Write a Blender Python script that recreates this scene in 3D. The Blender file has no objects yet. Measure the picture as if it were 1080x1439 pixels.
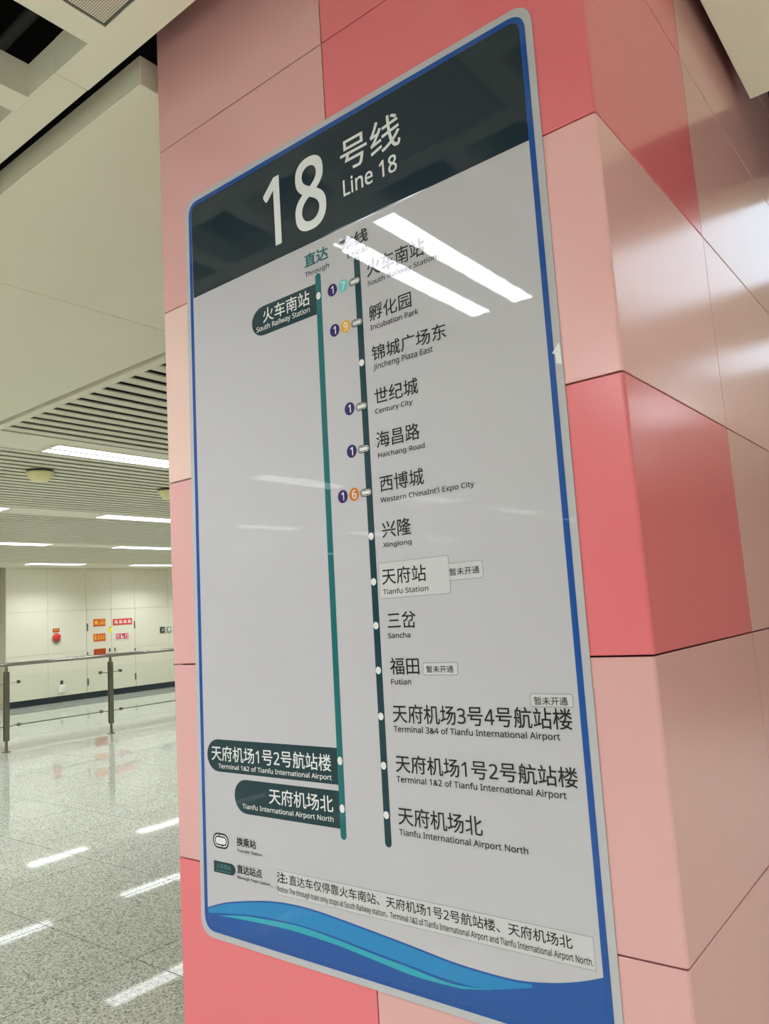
import bpy, bmesh, math, random
from mathutils import Vector, Matrix

random.seed(18)
scene = bpy.context.scene
COL = scene.collection

# ------------------------------------------------------------------ camera, world, exposure
cam_data = bpy.data.cameras.new('camera')
cam_data.sensor_fit = 'HORIZONTAL'
cam_data.sensor_width = 36.0
cam_data.lens = 36.0 * 1083.2451 / 1080.0
cam_data.clip_start = 0.02
cam_data.clip_end = 200
cam = bpy.data.objects.new('camera', cam_data)
COL.objects.link(cam)
yaw, pitch, roll = math.radians(37.71389), math.radians(7.54308), math.radians(-3.73027)
F = Vector((-math.sin(yaw) * math.cos(pitch), math.cos(yaw) * math.cos(pitch), math.sin(pitch)))
R0 = Vector((math.cos(yaw), math.sin(yaw), 0))
U0 = R0.cross(F)
RR = math.cos(roll) * R0 + math.sin(roll) * U0
UU = -math.sin(roll) * R0 + math.cos(roll) * U0
CAM = Vector((0.43665, -1.23999, 1.50268))
m = Matrix((RR, UU, -F)).transposed().to_4x4()
m.translation = CAM
cam.matrix_world = m
scene.camera = cam

world = bpy.data.worlds.new('world')
scene.world = world
world.use_nodes = True
world.node_tree.nodes['Background'].inputs[0].default_value = (0.9, 0.95, 1.0, 1)
world.node_tree.nodes['Background'].inputs[1].default_value = 0.0
scene.view_settings.view_transform = 'Standard'
scene.view_settings.look = 'None'
scene.view_settings.gamma = 1.0
scene.view_settings.use_curve_mapping = False
scene.view_settings.exposure = 0.0
LAMP = 5.0             # glow of the lamp diffusers
DOWN = 26.0            # watts that each lamp sends down through its louvre
scene.cycles.max_bounces = 8
scene.cycles.diffuse_bounces = 5
scene.cycles.glossy_bounces = 4
scene.cycles.sample_clamp_indirect = 6
scene.cycles.caustics_reflective = False
scene.cycles.caustics_refractive = False

# ------------------------------------------------------------------ materials
def lin(c):
    out = []
    for v in c[:3]:
        v = v / 255.0
        out.append(v / 12.92 if v <= 0.04045 else ((v + 0.055) / 1.055) ** 2.4)
    return (out[0], out[1], out[2], 1.0)

def new_mat(name):
    mt = bpy.data.materials.new(name)
    mt.use_nodes = True
    return mt, mt.node_tree.nodes, mt.node_tree.links, mt.node_tree.nodes['Principled BSDF']

def paint(name, col, rough=0.5, metal=0.0, coat=0.0, coat_rough=0.1, var=0.04, scale=6.0, bump=0.0, bscale=200.0, spec=0.5):
    mt, N, L, P = new_mat(name)
    c = lin(col)
    tc = N.new('ShaderNodeTexCoord')
    nz = N.new('ShaderNodeTexNoise'); nz.inputs['Scale'].default_value = scale; nz.inputs['Detail'].default_value = 4
    L.new(tc.outputs['Object'], nz.inputs['Vector'])
    mx = N.new('ShaderNodeMix'); mx.data_type = 'RGBA'
    mx.inputs[6].default_value = tuple(max(0, v * (1 - var)) for v in c[:3]) + (1,)
    mx.inputs[7].default_value = tuple(min(1, v * (1 + var)) for v in c[:3]) + (1,)
    L.new(nz.outputs['Fac'], mx.inputs[0])
    L.new(mx.outputs[2], P.inputs['Base Color'])
    P.inputs['Roughness'].default_value = rough
    P.inputs['Metallic'].default_value = metal
    P.inputs['Coat Weight'].default_value = coat
    P.inputs['Coat Roughness'].default_value = coat_rough
    P.inputs['Specular IOR Level'].default_value = spec
    if bump > 0:
        n2 = N.new('ShaderNodeTexNoise'); n2.inputs['Scale'].default_value = bscale
        L.new(tc.outputs['Object'], n2.inputs['Vector'])
        b = N.new('ShaderNodeBump'); b.inputs['Strength'].default_value = bump; b.inputs['Distance'].default_value = 0.001
        L.new(n2.outputs['Fac'], b.inputs['Height']); L.new(b.outputs[0], P.inputs['Normal'])
    return mt

SIGN_AT = Vector((-0.63, 0.0, 0.775))
def sign_mat(name, col, coat=1.0):
    """printed vinyl under a clear glossy film that is a little crinkled, with one bubble in it"""
    mt, N, L, P = new_mat(name)
    P.inputs['Base Color'].default_value = lin(col)
    P.inputs['Roughness'].default_value = 0.6
    P.inputs['Specular IOR Level'].default_value = 0.2
    P.inputs['Coat Weight'].default_value = coat
    P.inputs['Coat Roughness'].default_value = 0.015
    P.inputs['Coat IOR'].default_value = 1.36
    tc = N.new('ShaderNodeTexCoord')
    n1 = N.new('ShaderNodeTexNoise'); n1.inputs['Scale'].default_value = 90; n1.inputs['Detail'].default_value = 1
    n2 = N.new('ShaderNodeTexNoise'); n2.inputs['Scale'].default_value = 5; n2.inputs['Detail'].default_value = 0
    L.new(tc.outputs['Object'], n1.inputs['Vector']); L.new(tc.outputs['Object'], n2.inputs['Vector'])
    # bubble: distance from its centre on the sheet
    ds = N.new('ShaderNodeVectorMath'); ds.operation = 'DISTANCE'
    L.new(tc.outputs['Object'], ds.inputs[0]); ds.inputs[1].default_value = (-0.612 - SIGN_AT.x, 0, 2.322 - SIGN_AT.z)
    mr = N.new('ShaderNodeMapRange'); mr.interpolation_type = 'SMOOTHERSTEP'
    mr.inputs['From Min'].default_value = 0.0; mr.inputs['From Max'].default_value = 0.038
    mr.inputs['To Min'].default_value = 1.0; mr.inputs['To Max'].default_value = 0.0
    L.new(ds.outputs['Value'], mr.inputs['Value'])
    def mul(sock, k):
        q = N.new('ShaderNodeMath'); q.operation = 'MULTIPLY'; L.new(sock, q.inputs[0]); q.inputs[1].default_value = k; return q.outputs[0]
    def add(a, b):
        q = N.new('ShaderNodeMath'); q.operation = 'ADD'; L.new(a, q.inputs[0]); L.new(b, q.inputs[1]); return q.outputs[0]
    # the sheet sinks a little into the joints of the cladding behind it
    sp = N.new('ShaderNodeSeparateXYZ'); L.new(tc.outputs['Object'], sp.inputs[0])
    grooves = None
    for axis, at in ((2, 2.35), (2, 1.88), (2, 1.41), (2, 0.94), (0, -0.618)):
        a = N.new('ShaderNodeMath'); a.operation = 'SUBTRACT'; L.new(sp.outputs[axis], a.inputs[0]); a.inputs[1].default_value = at - SIGN_AT[axis]
        c = N.new('ShaderNodeMath'); c.operation = 'ABSOLUTE'; L.new(a.outputs[0], c.inputs[0])
        e = N.new('ShaderNodeMapRange'); e.interpolation_type = 'SMOOTHSTEP'; e.inputs['From Max'].default_value = 0.0045
        e.inputs['To Min'].default_value = -0.00022 if axis == 2 else -0.00008; e.inputs['To Max'].default_value = 0.0
        L.new(c.outputs[0], e.inputs['Value'])
        grooves = e.outputs[0] if grooves is None else add(grooves, e.outputs[0])
    h = add(grooves, add(add(mul(n1.outputs['Fac'], 0.000012), mul(n2.outputs['Fac'], 0.0001)), mul(mr.outputs[0], 0.0014)))
    b = N.new('ShaderNodeBump'); b.inputs['Strength'].default_value = 1.0; b.inputs['Distance'].default_value = 1.0
    L.new(h, b.inputs['Height']); L.new(b.outputs[0], P.inputs['Coat Normal'])
    return mt

def emit_mat(name, col, s):
    mt, N, L, P = new_mat(name)
    P.inputs['Base Color'].default_value = (0.8, 0.8, 0.8, 1)
    P.inputs['Emission Color'].default_value = col
    P.inputs['Emission Strength'].default_value = s
    return mt

def granite_mat():
    mt, N, L, P = new_mat('granite')
    tc = N.new('ShaderNodeNewGeometry')
    v = N.new('ShaderNodeTexVoronoi'); v.inputs['Scale'].default_value = 125
    L.new(tc.outputs['Position'], v.inputs['Vector'])
    nz = N.new('ShaderNodeTexNoise'); nz.inputs['Scale'].default_value = 100; nz.inputs['Detail'].default_value = 5; nz.inputs['Roughness'].default_value = 0.7
    L.new(tc.outputs['Position'], nz.inputs['Vector'])
    sep = N.new('ShaderNodeSeparateColor'); L.new(v.outputs['Color'], sep.inputs[0])
    ad = N.new('ShaderNodeMath'); ad.operation = 'ADD'; L.new(sep.outputs[0], ad.inputs[0]); L.new(nz.outputs['Fac'], ad.inputs[1])
    hf = N.new('ShaderNodeMath'); hf.operation = 'MULTIPLY'; hf.inputs[1].default_value = 0.5; L.new(ad.outputs[0], hf.inputs[0])
    r = N.new('ShaderNodeValToRGB'); e = r.color_ramp.elements
    e[0].position = 0.22; e[0].color = lin((120, 122, 112))
    e[1].position = 0.72; e[1].color = lin((214, 216, 202))
    k = e.new(0.42); k.color = lin((178, 180, 166))
    L.new(hf.outputs[0], r.inputs[0]); L.new(r.outputs[0], P.inputs['Base Color'])
    P.inputs['Roughness'].default_value = 0.035
    P.inputs['Specular IOR Level'].default_value = 0.22
    n3 = N.new('ShaderNodeTexNoise'); n3.inputs['Scale'].default_value = 1.2
    L.new(tc.outputs['Position'], n3.inputs['Vector'])
    b = N.new('ShaderNodeBump'); b.inputs['Strength'].default_value = 1; b.inputs['Distance'].default_value = 0.0006
    L.new(n3.outputs['Fac'], b.inputs['Height']); L.new(b.outputs[0], P.inputs['Normal'])
    return mt

def perf_mat():
    """perforated sheet: small dark holes in rows"""
    mt, N, L, P = new_mat('perforated_sheet')
    tc = N.new('ShaderNodeNewGeometry')
    sc = N.new('ShaderNodeVectorMath'); sc.operation = 'SCALE'; sc.inputs['Scale'].default_value = 1 / 0.0058
    L.new(tc.outputs['Position'], sc.inputs[0])
    fr = N.new('ShaderNodeVectorMath'); fr.operation = 'FRACTION'; L.new(sc.outputs[0], fr.inputs[0])
    mk = N.new('ShaderNodeVectorMath'); mk.operation = 'MULTIPLY'; mk.inputs[1].default_value = (1, 1, 0); L.new(fr.outputs[0], mk.inputs[0])
    ds = N.new('ShaderNodeVectorMath'); ds.operation = 'DISTANCE'; ds.inputs[1].default_value = (0.5, 0.5, 0); L.new(mk.outputs[0], ds.inputs[0])
    lt = N.new('ShaderNodeMath'); lt.operation = 'LESS_THAN'; lt.inputs[1].default_value = 0.3; L.new(ds.outputs['Value'], lt.inputs[0])
    mx = N.new('ShaderNodeMix'); mx.data_type = 'RGBA'; mx.inputs[6].default_value = lin((214, 206, 186)); mx.inputs[7].default_value = lin((60, 56, 50))
    L.new(lt.outputs[0], mx.inputs[0]); L.new(mx.outputs[2], P.inputs['Base Color'])
    P.inputs['Roughness'].default_value = 0.5
    return mt

M = {}
M['pink'] = paint('pink_enamel', (218, 165, 164), rough=0.2, var=0.02)
M['peach'] = paint('peach_enamel', (228, 193, 184), rough=0.2, var=0.02)
M['blush'] = paint('blush_enamel', (232, 176, 176), rough=0.2, var=0.02)
M['salmon'] = paint('salmon_enamel', (227, 116, 124), rough=0.2, var=0.02)
M['gap'] = paint('gap_shade', (150, 144, 122), rough=0.6)  # ceiling tone darkened: shade of the groove put into the colour
M['core'] = paint('dark_core', (60, 34, 34), rough=0.8)
M['ceil'] = paint('ceiling_enamel', (230, 224, 206), rough=0.5, var=0.03, scale=2)
M['slat'] = paint('slat_enamel', (216, 212, 192), rough=0.45, var=0.03, scale=2)
M['black'] = paint('plenum_black', (14, 14, 14), rough=0.9)
M['duct'] = paint('duct_grey', (74, 74, 74), rough=0.8)
M['wallp'] = paint('wall_enamel', (226, 222, 202), rough=0.35, coat=0.6, coat_rough=0.06, var=0.02, scale=1.5)
M['wallo'] = paint('wall_plain', (206, 200, 180), rough=0.6)
M['kick'] = paint('kick_plate', (36, 46, 52), rough=0.3)
M['steel'] = paint('brushed_steel', (150, 148, 138), rough=0.25, metal=1.0)
M['steel_dark'] = paint('dark_steel', (150, 146, 132), rough=0.35, metal=1.0)
M['hinge'] = paint('hinge_grey', (82, 80, 72), rough=0.5)
M['orange'] = paint('orange_sign', (214, 96, 36), rough=0.5)
M['amber'] = paint('amber_print', (244, 176, 60), rough=0.5)
M['brown'] = paint('brown_print', (150, 56, 24), rough=0.5)
M['red'] = paint('red_sign', (214, 48, 44), rough=0.5)
M['crimson'] = paint('crimson_sign', (206, 56, 78), rough=0.5)
M['yellow'] = paint('yellow_tag', (236, 222, 60), rough=0.5)
M['whitep'] = paint('white_plastic', (240, 238, 230), rough=0.4)
M['greyp'] = paint('grey_plastic', (150, 156, 146), rough=0.4)
M['darkp'] = paint('dark_plastic', (56, 58, 52), rough=0.4)
M['dome'] = paint('dome_cream', (232, 224, 170), rough=0.4)
M['joint'] = paint('joint_grey', (64, 64, 58), rough=0.8)
M['granite'] = granite_mat()
M['perf'] = perf_mat()
M['tube_near'] = emit_mat('lamp_diffuser_clear', (0.96, 1.0, 1.06, 1), 26.0)
M['tube_soft'] = emit_mat('lamp_panel', (0.80, 1.0, 1.2, 1), 1.5)
M['tube'] = emit_mat('lamp_diffuser', (0.96, 1.0, 1.06, 1), LAMP)
g, N_, L_, P_ = new_mat('clear_glass')
P_.inputs['Base Color'].default_value = (0.94, 0.975, 0.96, 1); P_.inputs['Roughness'].default_value = 0.0
P_.inputs['Transmission Weight'].default_value = 1.0; P_.inputs['IOR'].default_value = 1.01
P_.inputs['Specular IOR Level'].default_value = 0.5
M['glass'] = g
SM = {k: sign_mat('print_' + k, c) for k, c in dict(
    sheet=(187, 183, 190), rim=(182, 180, 186), blue=(14, 74, 152), header=(10, 34, 46), white=(222, 222, 224),
    ink=(28, 28, 30), green=(8, 100, 104), dark=(14, 54, 66), label=(12, 48, 58), teal=(70, 130, 130),
    purple=(44, 22, 96), cyan=(112, 190, 200), amber=(226, 164, 58), brown=(200, 116, 40), sky=(20, 126, 188),
    deep=(12, 78, 156), aqua=(38, 158, 180), paper=(198, 195, 199), paper_edge=(120, 118, 120), tape=(232, 232, 230)).items()}

# ------------------------------------------------------------------ helpers
def link(o):
    COL.objects.link(o); return o

def props(o, label=None, cat=None, group=None, kind=None):
    if label: o['label'] = label
    if cat: o['category'] = cat
    if group: o['group'] = group
    if kind: o['kind'] = kind
    return o

def empty(name, loc=(0, 0, 0)):
    o = bpy.data.objects.new(name, None); o.location = loc; o.empty_display_size = 0.1
    return link(o)

def mesh_obj(name, verts, faces, mat, parent=None, loc=(0, 0, 0), smooth=False):
    me = bpy.data.meshes.new(name)
    me.from_pydata([tuple(v) for v in verts], [], faces)
    me.materials.append(mat)
    me.update()
    if smooth:
        for p in me.polygons: p.use_smooth = True
    o = bpy.data.objects.new(name, me); o.location = loc
    if parent: o.parent = parent
    return link(o)

class MB:
    def __init__(s): s.v = []; s.f = []
    def box(s, x0, x1, y0, y1, z0, z1):
        b = len(s.v)
        s.v += [(x, y, z) for z in (z0, z1) for y in (y0, y1) for x in (x0, x1)]
        for q in ((0, 2, 3, 1), (4, 5, 7, 6), (0, 1, 5, 4), (2, 6, 7, 3), (0, 4, 6, 2), (1, 3, 7, 5)):
            s.f.append(tuple(b + i for i in q))
        return s
    def bbox(s, x0, x1, y0, y1, z0, z1, c=0.002):
        """box with chamfered edges"""
        bm = bmesh.new(); vs = [bm.verts.new((x, y, z)) for z in (z0, z1) for y in (y0, y1) for x in (x0, x1)]
        for q in ((0, 2, 3, 1), (4, 5, 7, 6), (0, 1, 5, 4), (2, 6, 7, 3), (0, 4, 6, 2), (1, 3, 7, 5)):
            bm.faces.new([vs[i] for i in q])
        bmesh.ops.bevel(bm, geom=bm.edges[:], offset=c, segments=1, affect='EDGES')
        bm.verts.index_update(); b = len(s.v)
        s.v += [tuple(v.co) for v in bm.verts]
        s.f += [tuple(b + v.index for v in f.verts) for f in bm.faces]
        bm.free(); return s
    def cyl(s, p0, p1, r, n=16, r1=None):
        p0, p1 = Vector(p0), Vector(p1); d = (p1 - p0).normalized()
        a = d.orthogonal().normalized(); c = d.cross(a); r1 = r if r1 is None else r1
        b = len(s.v)
        for p, q in ((p0, r), (p1, r1)):
            for i in range(n):
                t = 2 * math.pi * i / n; s.v.append(tuple(p + (a * math.cos(t) + c * math.sin(t)) * q))
        for i in range(n):
            j = (i + 1) % n; s.f.append((b + i, b + j, b + n + j, b + n + i))
        s.f.append(tuple(b + i for i in reversed(range(n)))); s.f.append(tuple(b + n + i for i in range(n)))
        return s
    def lathe(s, cx, cy, prof, n=20):
        b = len(s.v); k = len(prof)
        for r, z in prof:
            for i in range(n):
                t = 2 * math.pi * i / n; s.v.append((cx + r * math.cos(t), cy + r * math.sin(t), z))
        for a in range(k - 1):
            for i in range(n):
                j = (i + 1) % n; s.f.append((b + a * n + i, b + a * n + j, b + (a + 1) * n + j, b + (a + 1) * n + i))
        s.f.append(tuple(b + i for i in reversed(range(n)))); s.f.append(tuple(b + (k - 1) * n + i for i in range(n)))
        return s
    def build(s, name, mat, parent=None, loc=(0, 0, 0), smooth=False):
        if parent is not None and loc == (0, 0, 0):
            off = parent.matrix_world_loc if hasattr(parent, 'matrix_world_loc') else world_loc(parent)
        else:
            off = Vector(loc)
        vs = [tuple(Vector(v) - off) for v in s.v]
        return mesh_obj(name, vs, s.f, mat, parent, (0, 0, 0) if parent else loc, smooth)

def world_loc(o):
    p = Vector((0, 0, 0))
    while o is not None:
        p = p + o.location; o = o.parent
    return p

def in_view(pts, mx=60):
    for p in pts:
        d = Vector(p) - CAM; z = d.dot(F)
        if z < 0.05: continue
        u = 540 + 1083.2 * d.dot(RR) / z; v = 719.5 - 1083.2 * d.dot(UU) / z
        if -mx < u < 1080 + mx and -mx < v < 1439 + mx: return True
    return False

# ------------------------------------------------------------------ the room
X_WALL = -16.5
Y0, Y1, X1 = -16.0, 14.0, 8.0
ZC = 3.05

floor = props(empty('floor', (0, 0, 0)), kind='structure')
MB().box(-17.4, X1, Y0, Y1, -0.12, -0.012).build('floor_slab', M['joint'], floor)
TX, TY, GAP = 0.80, 0.782, 0.0055
tile_me = None; rest = MB()
i0 = int(-17.6 / TX) - 1
for i in range(-22, 11):
    for j in range(-22, 19):
        x0 = i * TX + 0.30; y0 = j * TY + 0.195
        if x0 < -17.4 or x0 + TX > X1 or y0 < Y0 or y0 + TY > Y1: continue
        cs = [(x0, y0, 0), (x0 + TX, y0, 0), (x0, y0 + TY, 0), (x0 + TX, y0 + TY, 0), (x0 + TX / 2, y0 + TY / 2, 0)]
        seen = in_view(cs, 40) and x0 < -1.3 and y0 > -0.6 and x0 > -17.3
        if seen:
            if tile_me is None:
                t = MB().bbox(GAP / 2, TX - GAP / 2, GAP / 2, TY - GAP / 2, -0.012, 0.0, 0.0006).build('floor_tile', M['granite'], floor)
                tile_me = t.data
            else:
                t = bpy.data.objects.new('floor_tile', tile_me); t.parent = floor; link(t)
            t.location = (x0, y0, 0)
        else:
            rest.box(x0 + GAP / 2, x0 + TX - GAP / 2, y0 + GAP / 2, y0 + TY - GAP / 2, -0.012, 0)
props(rest.build('floor_tiling', M['granite'], floor), kind='stuff')

# walls
wl = props(empty('wall_left', (X_WALL, 9, 0)), kind='structure')
MB().box(X_WALL - 0.25, X_WALL - 0.03, 6.98, Y1, 0, 4.3).build('wall_core', M['wallo'], wl)
MB().box(X_WALL - 0.03, X_WALL - 0.012, 6.98, Y1, 0, 0.14).build('kick_plate', M['kick'], wl)
cols = [6.98, 7.93, 8.88, 9.54, 10.20, 11.2, 12.2, 13.2, Y1]
rows = [0.14, 1.10, 2.06, ZC + 0.1]
for a, b in zip(cols, cols[1:]):
    if 8.8 < a < 10.1:
        continue
    for c, d in zip(rows, rows[1:]):
        MB().bbox(X_WALL - 0.03, X_WALL, a + 0.002, b - 0.002, c + 0.002, d - 0.002, 0.002).build('wall_panel', M['wallp'], wl)
for a, b in ((8.88, 9.54), (9.54, 10.20)):
    MB().bbox(X_WALL - 0.03, X_WALL, a + 0.002, b - 0.002, 2.06 + 0.002, ZC + 0.1, 0.002).build('wall_panel', M['wallp'], wl)
    dr = MB().bbox(X_WALL - 0.03, X_WALL + 0.002, a + 0.004, b - 0.004, 0.142, 2.056, 0.003).build('cabinet_door', M['wallp'], wl)
    hy = a + 0.02 if a < 9 else b - 0.02
    ky = b - 0.06 if a < 9 else a + 0.08
    for z0, z1 in ((1.56, 1.74), (0.30, 0.46)):
        MB().bbox(X_WALL + 0.002, X_WALL + 0.02, hy - 0.014, hy + 0.014, z0, z1, 0.003).build('hinge', M['hinge'], dr)
    MB().bbox(X_WALL + 0.002, X_WALL + 0.02, hy - 0.012, hy + 0.012, 1.01, 1.07, 0.003).build('hinge', M['hinge'], dr)
    MB().bbox(X_WALL + 0.002, X_WALL + 0.02, ky - 0.014, ky + 0.014, 1.04, 1.12, 0.003).build('latch', M['hinge'], dr)
wj = props(empty('wall_left_recess', (-17.4, 0, 0)), kind='structure')
MB().box(-17.6, -17.4, Y0, 6.98, 0, 4.3).build('wall_core', M['wallo'], wj)
MB().box(-17.4, X_WALL - 0.25, 6.86, 6.98, 0, 4.3).build('return_wall', M['wallo'], wj)
MB().box(-17.4, -17.385, Y0, 6.86, 0, 0.14).build('kick_plate', M['kick'], wj)
props(MB().box(-17.6, X1 + .2, Y1, Y1 + 0.2, 0, 4.3).build('wall_far', M['wallo']), kind='structure')
props(MB().box(-17.6, X1 + .2, Y0 - 0.2, Y0, 0, 4.3).build('wall_near', M['wallo']), kind='structure')
props(MB().box(X1, X1 + 0.2, Y0, Y1, 0, 4.3).build('wall_right', M['wallo']), kind='structure')

# ------------------------------------------------------------------ ceiling
ce = props(empty('ceiling', (0, 0, ZC)), kind='structure')
MB().box(-17.6, X1 + .2, Y0 - 0.2, Y1 + .2, 4.3, 4.4).build('plenum_deck', M['black'], ce)
# soffit panels left of the column and right of it
sx = [-1.288, -2.80, -7.36, -8.9, -10.5, -12.0, -13.6, -15.1, -17.39]
for a, b in zip(sx, sx[1:]):
    MB().bbox(b + 0.0015, a - 0.0015, -0.017, 1.358, ZC, ZC + 0.093, 0.002).build('soffit_panel', M['ceil'], ce)
for a, b in ((0.032, 1.54), (1.54, 3.05), (3.05, 4.56), (4.56, 6.1), (6.1, X1)):
    MB().bbox(a + 0.0015, b - 0.0015, -0.017, 1.320, ZC, ZC + 0.093, 0.002).build('soffit_panel', M['ceil'], ce)
# trim that carries the slats
MB().bbox(-17.39, -1.4, 1.362, 1.404, ZC + 0.07, ZC + 0.09, 0.001).build('shadow_gap_plate', M['gap'], ce)
MB().bbox(-17.39, -1.4, 1.404, 1.47, ZC - 0.002, ZC + 0.06, 0.002).build('edge_trim', M['ceil'], ce)
# slats and the flat bands that carry the lights
bays = [(-3.10, -5.24), (-5.74, -8.58), (-9.02, -11.88), (-12.32, -15.32)]
bands = [(-5.24, -5.74), (-8.58, -9.02), (-11.88, -12.32), (-15.32, -15.80), (-15.80, -16.49)]
for a, b in bands:
    MB().bbox(b, a, 1.474, Y1 - 0.01, ZC, ZC + 0.05, 0.002).build('ceiling_band', M['ceil'], ce)
sl0 = None
for a, b in bays:
    n = round((a - b) / 0.153); p = (a - b) / n
    for k in range(n):
        x = a - (k + 0.5) * p
        if sl0 is None:
            o = MB().bbox(-0.045, 0.045, 0, Y1 - 1.49, 0, 0.012, 0.003).build('slat', M['slat']); sl0 = o
            o.parent = ce
        else:
            o = bpy.data.objects.new('slat', sl0.data); o.parent = ce; link(o)
        o.location = (x, 1.474, 0.002)
MB().box(-3.10, -1.4, 1.474, Y1 - 0.01, ZC, ZC + 0.05).build('ceiling_slab', M['ceil'], ce)
MB().box(X_WALL, X1 - 0.01, 5.6, 5.62, ZC + 0.3, 4.3).build('plenum_baffle', M['black'], ce)
# front ceiling: open grid of beams, air return and plain sheets (everything nearer than the column)
bm_ = 0.0
yb = -0.103
MB().box(-1.418, X1 - 0.01, -0.202, yb, ZC, ZC + 0.106).build('ceiling_beam', M['ceil'], ce)
MB().bbox(-17.39, -1.420, -0.202, yb, ZC, ZC + 0.106, 0.0015).build('ceiling_beam', M['ceil'], ce)
YG = -2.99
def beam(x0, x1, y0, y1):
    MB().box(x0, x1, y0, y1, ZC, ZC + 0.106).build('ceiling_beam', M['ceil'], ce)
for x0, x1, ye in ((-1.256, -1.173, -0.815), (-1.658, -1.568, YG), (-2.06, -1.97, YG), (-2.46, -2.372, YG), (-2.86, -2.772, YG),
                   (-0.558, -0.468, YG), (-0.156, -0.066, YG), (0.246, 0.336, YG), (0.648, 0.738, YG), (1.05, 1.14, YG)):
    beam(x0, x1, ye, -0.2021)
for x0, x1 in ((-0.867, -0.777),):
    beam(x0, x1, YG, -0.905)
for x0, x1 in ((-1.5679, -1.2561),):
    beam(x0, x1, -0.604, -0.514)
beam(-1.5679, -1.173, -0.906, -0.8151)
for x0, x1 in ((-1.9699, -1.6581), (-2.3719, -2.0601), (-2.7719, -2.4601), (-0.4679, -0.1561), (-0.0659, 0.2459), (0.3361, 0.6479), (0.7381, 1.0499)):
    for k in range(6):
        beam(x0, x1, -0.604 - 0.402 * k, -0.514 - 0.402 * k)
beam(-1.1729, -0.5581, -0.905, -0.8151)
for x0, x1 in ((-1.1729, -0.8671), (-0.7769, -0.5581)):
    for k in range(1, 6):
        beam(x0, x1, -0.905 - 0.402 * k, -0.815 - 0.402 * k)
MB().box(-1.5679, -1.1731, YG, -0.907, ZC, ZC + 0.05).build('ceiling_slab', M['ceil'], ce)
MB().box(-17.39, -2.862, -2.99, -0.204, ZC, ZC + 0.05).build('ceiling_slab', M['ceil'], ce)
MB().box(1.142, X1 - 0.01, -2.99, -0.204, ZC, ZC + 0.05).build('ceiling_slab', M['ceil'], ce)
MB().box(-17.39, X1 - 0.01, Y0 + 0.01, -2.992, ZC, ZC + 0.05).build('ceiling_slab', M['ceil'], ce)
MB().box(0.032, X1 - 0.01, 1.96, Y1 - 0.01, ZC, ZC + 0.05).build('ceiling_slab', M['ceil'], ce)
# pipe seen through the open grid
pp = MB().cyl((-4.0, -0.09, ZC + 0.45), (-0.3, -0.09, ZC + 0.45), 0.02, 16).build('ceiling_pipe', M['duct'], ce, smooth=True)
MB().box(-4, 0, -0.45, -0.15, 3.75, 3.77).build('ceiling_duct', M['black'], ce)

# air return panel
av = props(empty('air_vent', (-0.865, -0.5, ZC)), 'square perforated air return panel flush in the beige ceiling, left of the column top', 'air vent')
fx0, fx1, fy0, fy1 = -1.172, -0.559, -0.814, -0.204
fr = MB()
for b in ((fx0, fx1, fy1 - 0.008, fy1), (fx0, fx1, fy0, fy0 + 0.008), (fx0, fx0 + 0.008, fy0 + 0.008, fy1 - 0.008), (fx1 - 0.008, fx1, fy0 + 0.008, fy1 - 0.008)):
    fr.box(b[0], b[1], b[2], b[3], ZC + 0.003, ZC + 0.03)
fr.build('vent_frame', M['hinge'], av)
MB().box(fx0 + 0.008, fx1 - 0.008, fy0 + 0.008, fy1 - 0.008, ZC + 0.001, ZC + 0.012).build('perforated_sheet', M['perf'], av)

# ------------------------------------------------------------------ column
colm = props(empty('column', (-0.618, 1.0, 0)), kind='structure')
CW, CD = 1.236, 1.95
MB().box(-CW + 0.016, -0.016, 0.016, CD - 0.016, 0, 4.29).build('column_core', M['core'], colm)

def cladding(path, z0, z1, mat, gap=0.0032):
    """folded sheet panel: path runs with the outside on its right"""
    th = 0.013; ch = 0.0012
    n = len(path); P = [Vector((x, y)) for x, y in path]
    nor = []
    for i in range(n):
        a = (P[i] - P[i - 1]).normalized() if i > 0 else None
        b = (P[i + 1] - P[i]).normalized() if i < n - 1 else None
        def rt(d): return Vector((d.y, -d.x))
        if a is None: v = rt(b)
        elif b is None: v = rt(a)
        else:
            v = rt(a) + rt(b); v = v.normalized() / max(0.3, v.normalized().dot(rt(a)))
        nor.append(v)
    z0 += gap / 2; z1 -= gap / 2
    verts = []; faces = []
    rings = [(ch, z0), (0, z0 + ch), (0, z1 - ch), (ch, z1)]
    for d, z in rings:
        for i in range(n):
            q = P[i] - nor[i] * d
            verts.append((q.x, q.y, z))
    for z in (z0, z1):
        for i in range(n):
            q = P[i] - nor[i] * th; verts.append((q.x, q.y, z))
    for r in range(3):
        for i in range(n - 1):
            a = r * n + i; faces.append((a, a + 1, a + n + 1, a + n))
    ib, it = 4 * n, 5 * n
    for i in range(n - 1):
        faces.append((i + 1, i, ib + i, ib + i + 1))
        faces.append((3 * n + i, 3 * n + i + 1, it + i + 1, it + i))
        faces.append((ib + i + 1, ib + i, it + i, it + i + 1))
    for e in (0, n - 1):
        f = [e, n + e, 2 * n + e, 3 * n + e, it + e, ib + e]
        faces.append(tuple(f if e else reversed(f)))
    w = world_loc(colm)
    o = mesh_obj('cladding_panel', [tuple(Vector(v) - w) for v in verts], faces, mat, colm)
    if mat is M['salmon']: o['label'] = 'salmon red cladding panel'
    if mat is M['peach']: o['label'] = 'pale peach cladding panel'
    return o

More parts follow.
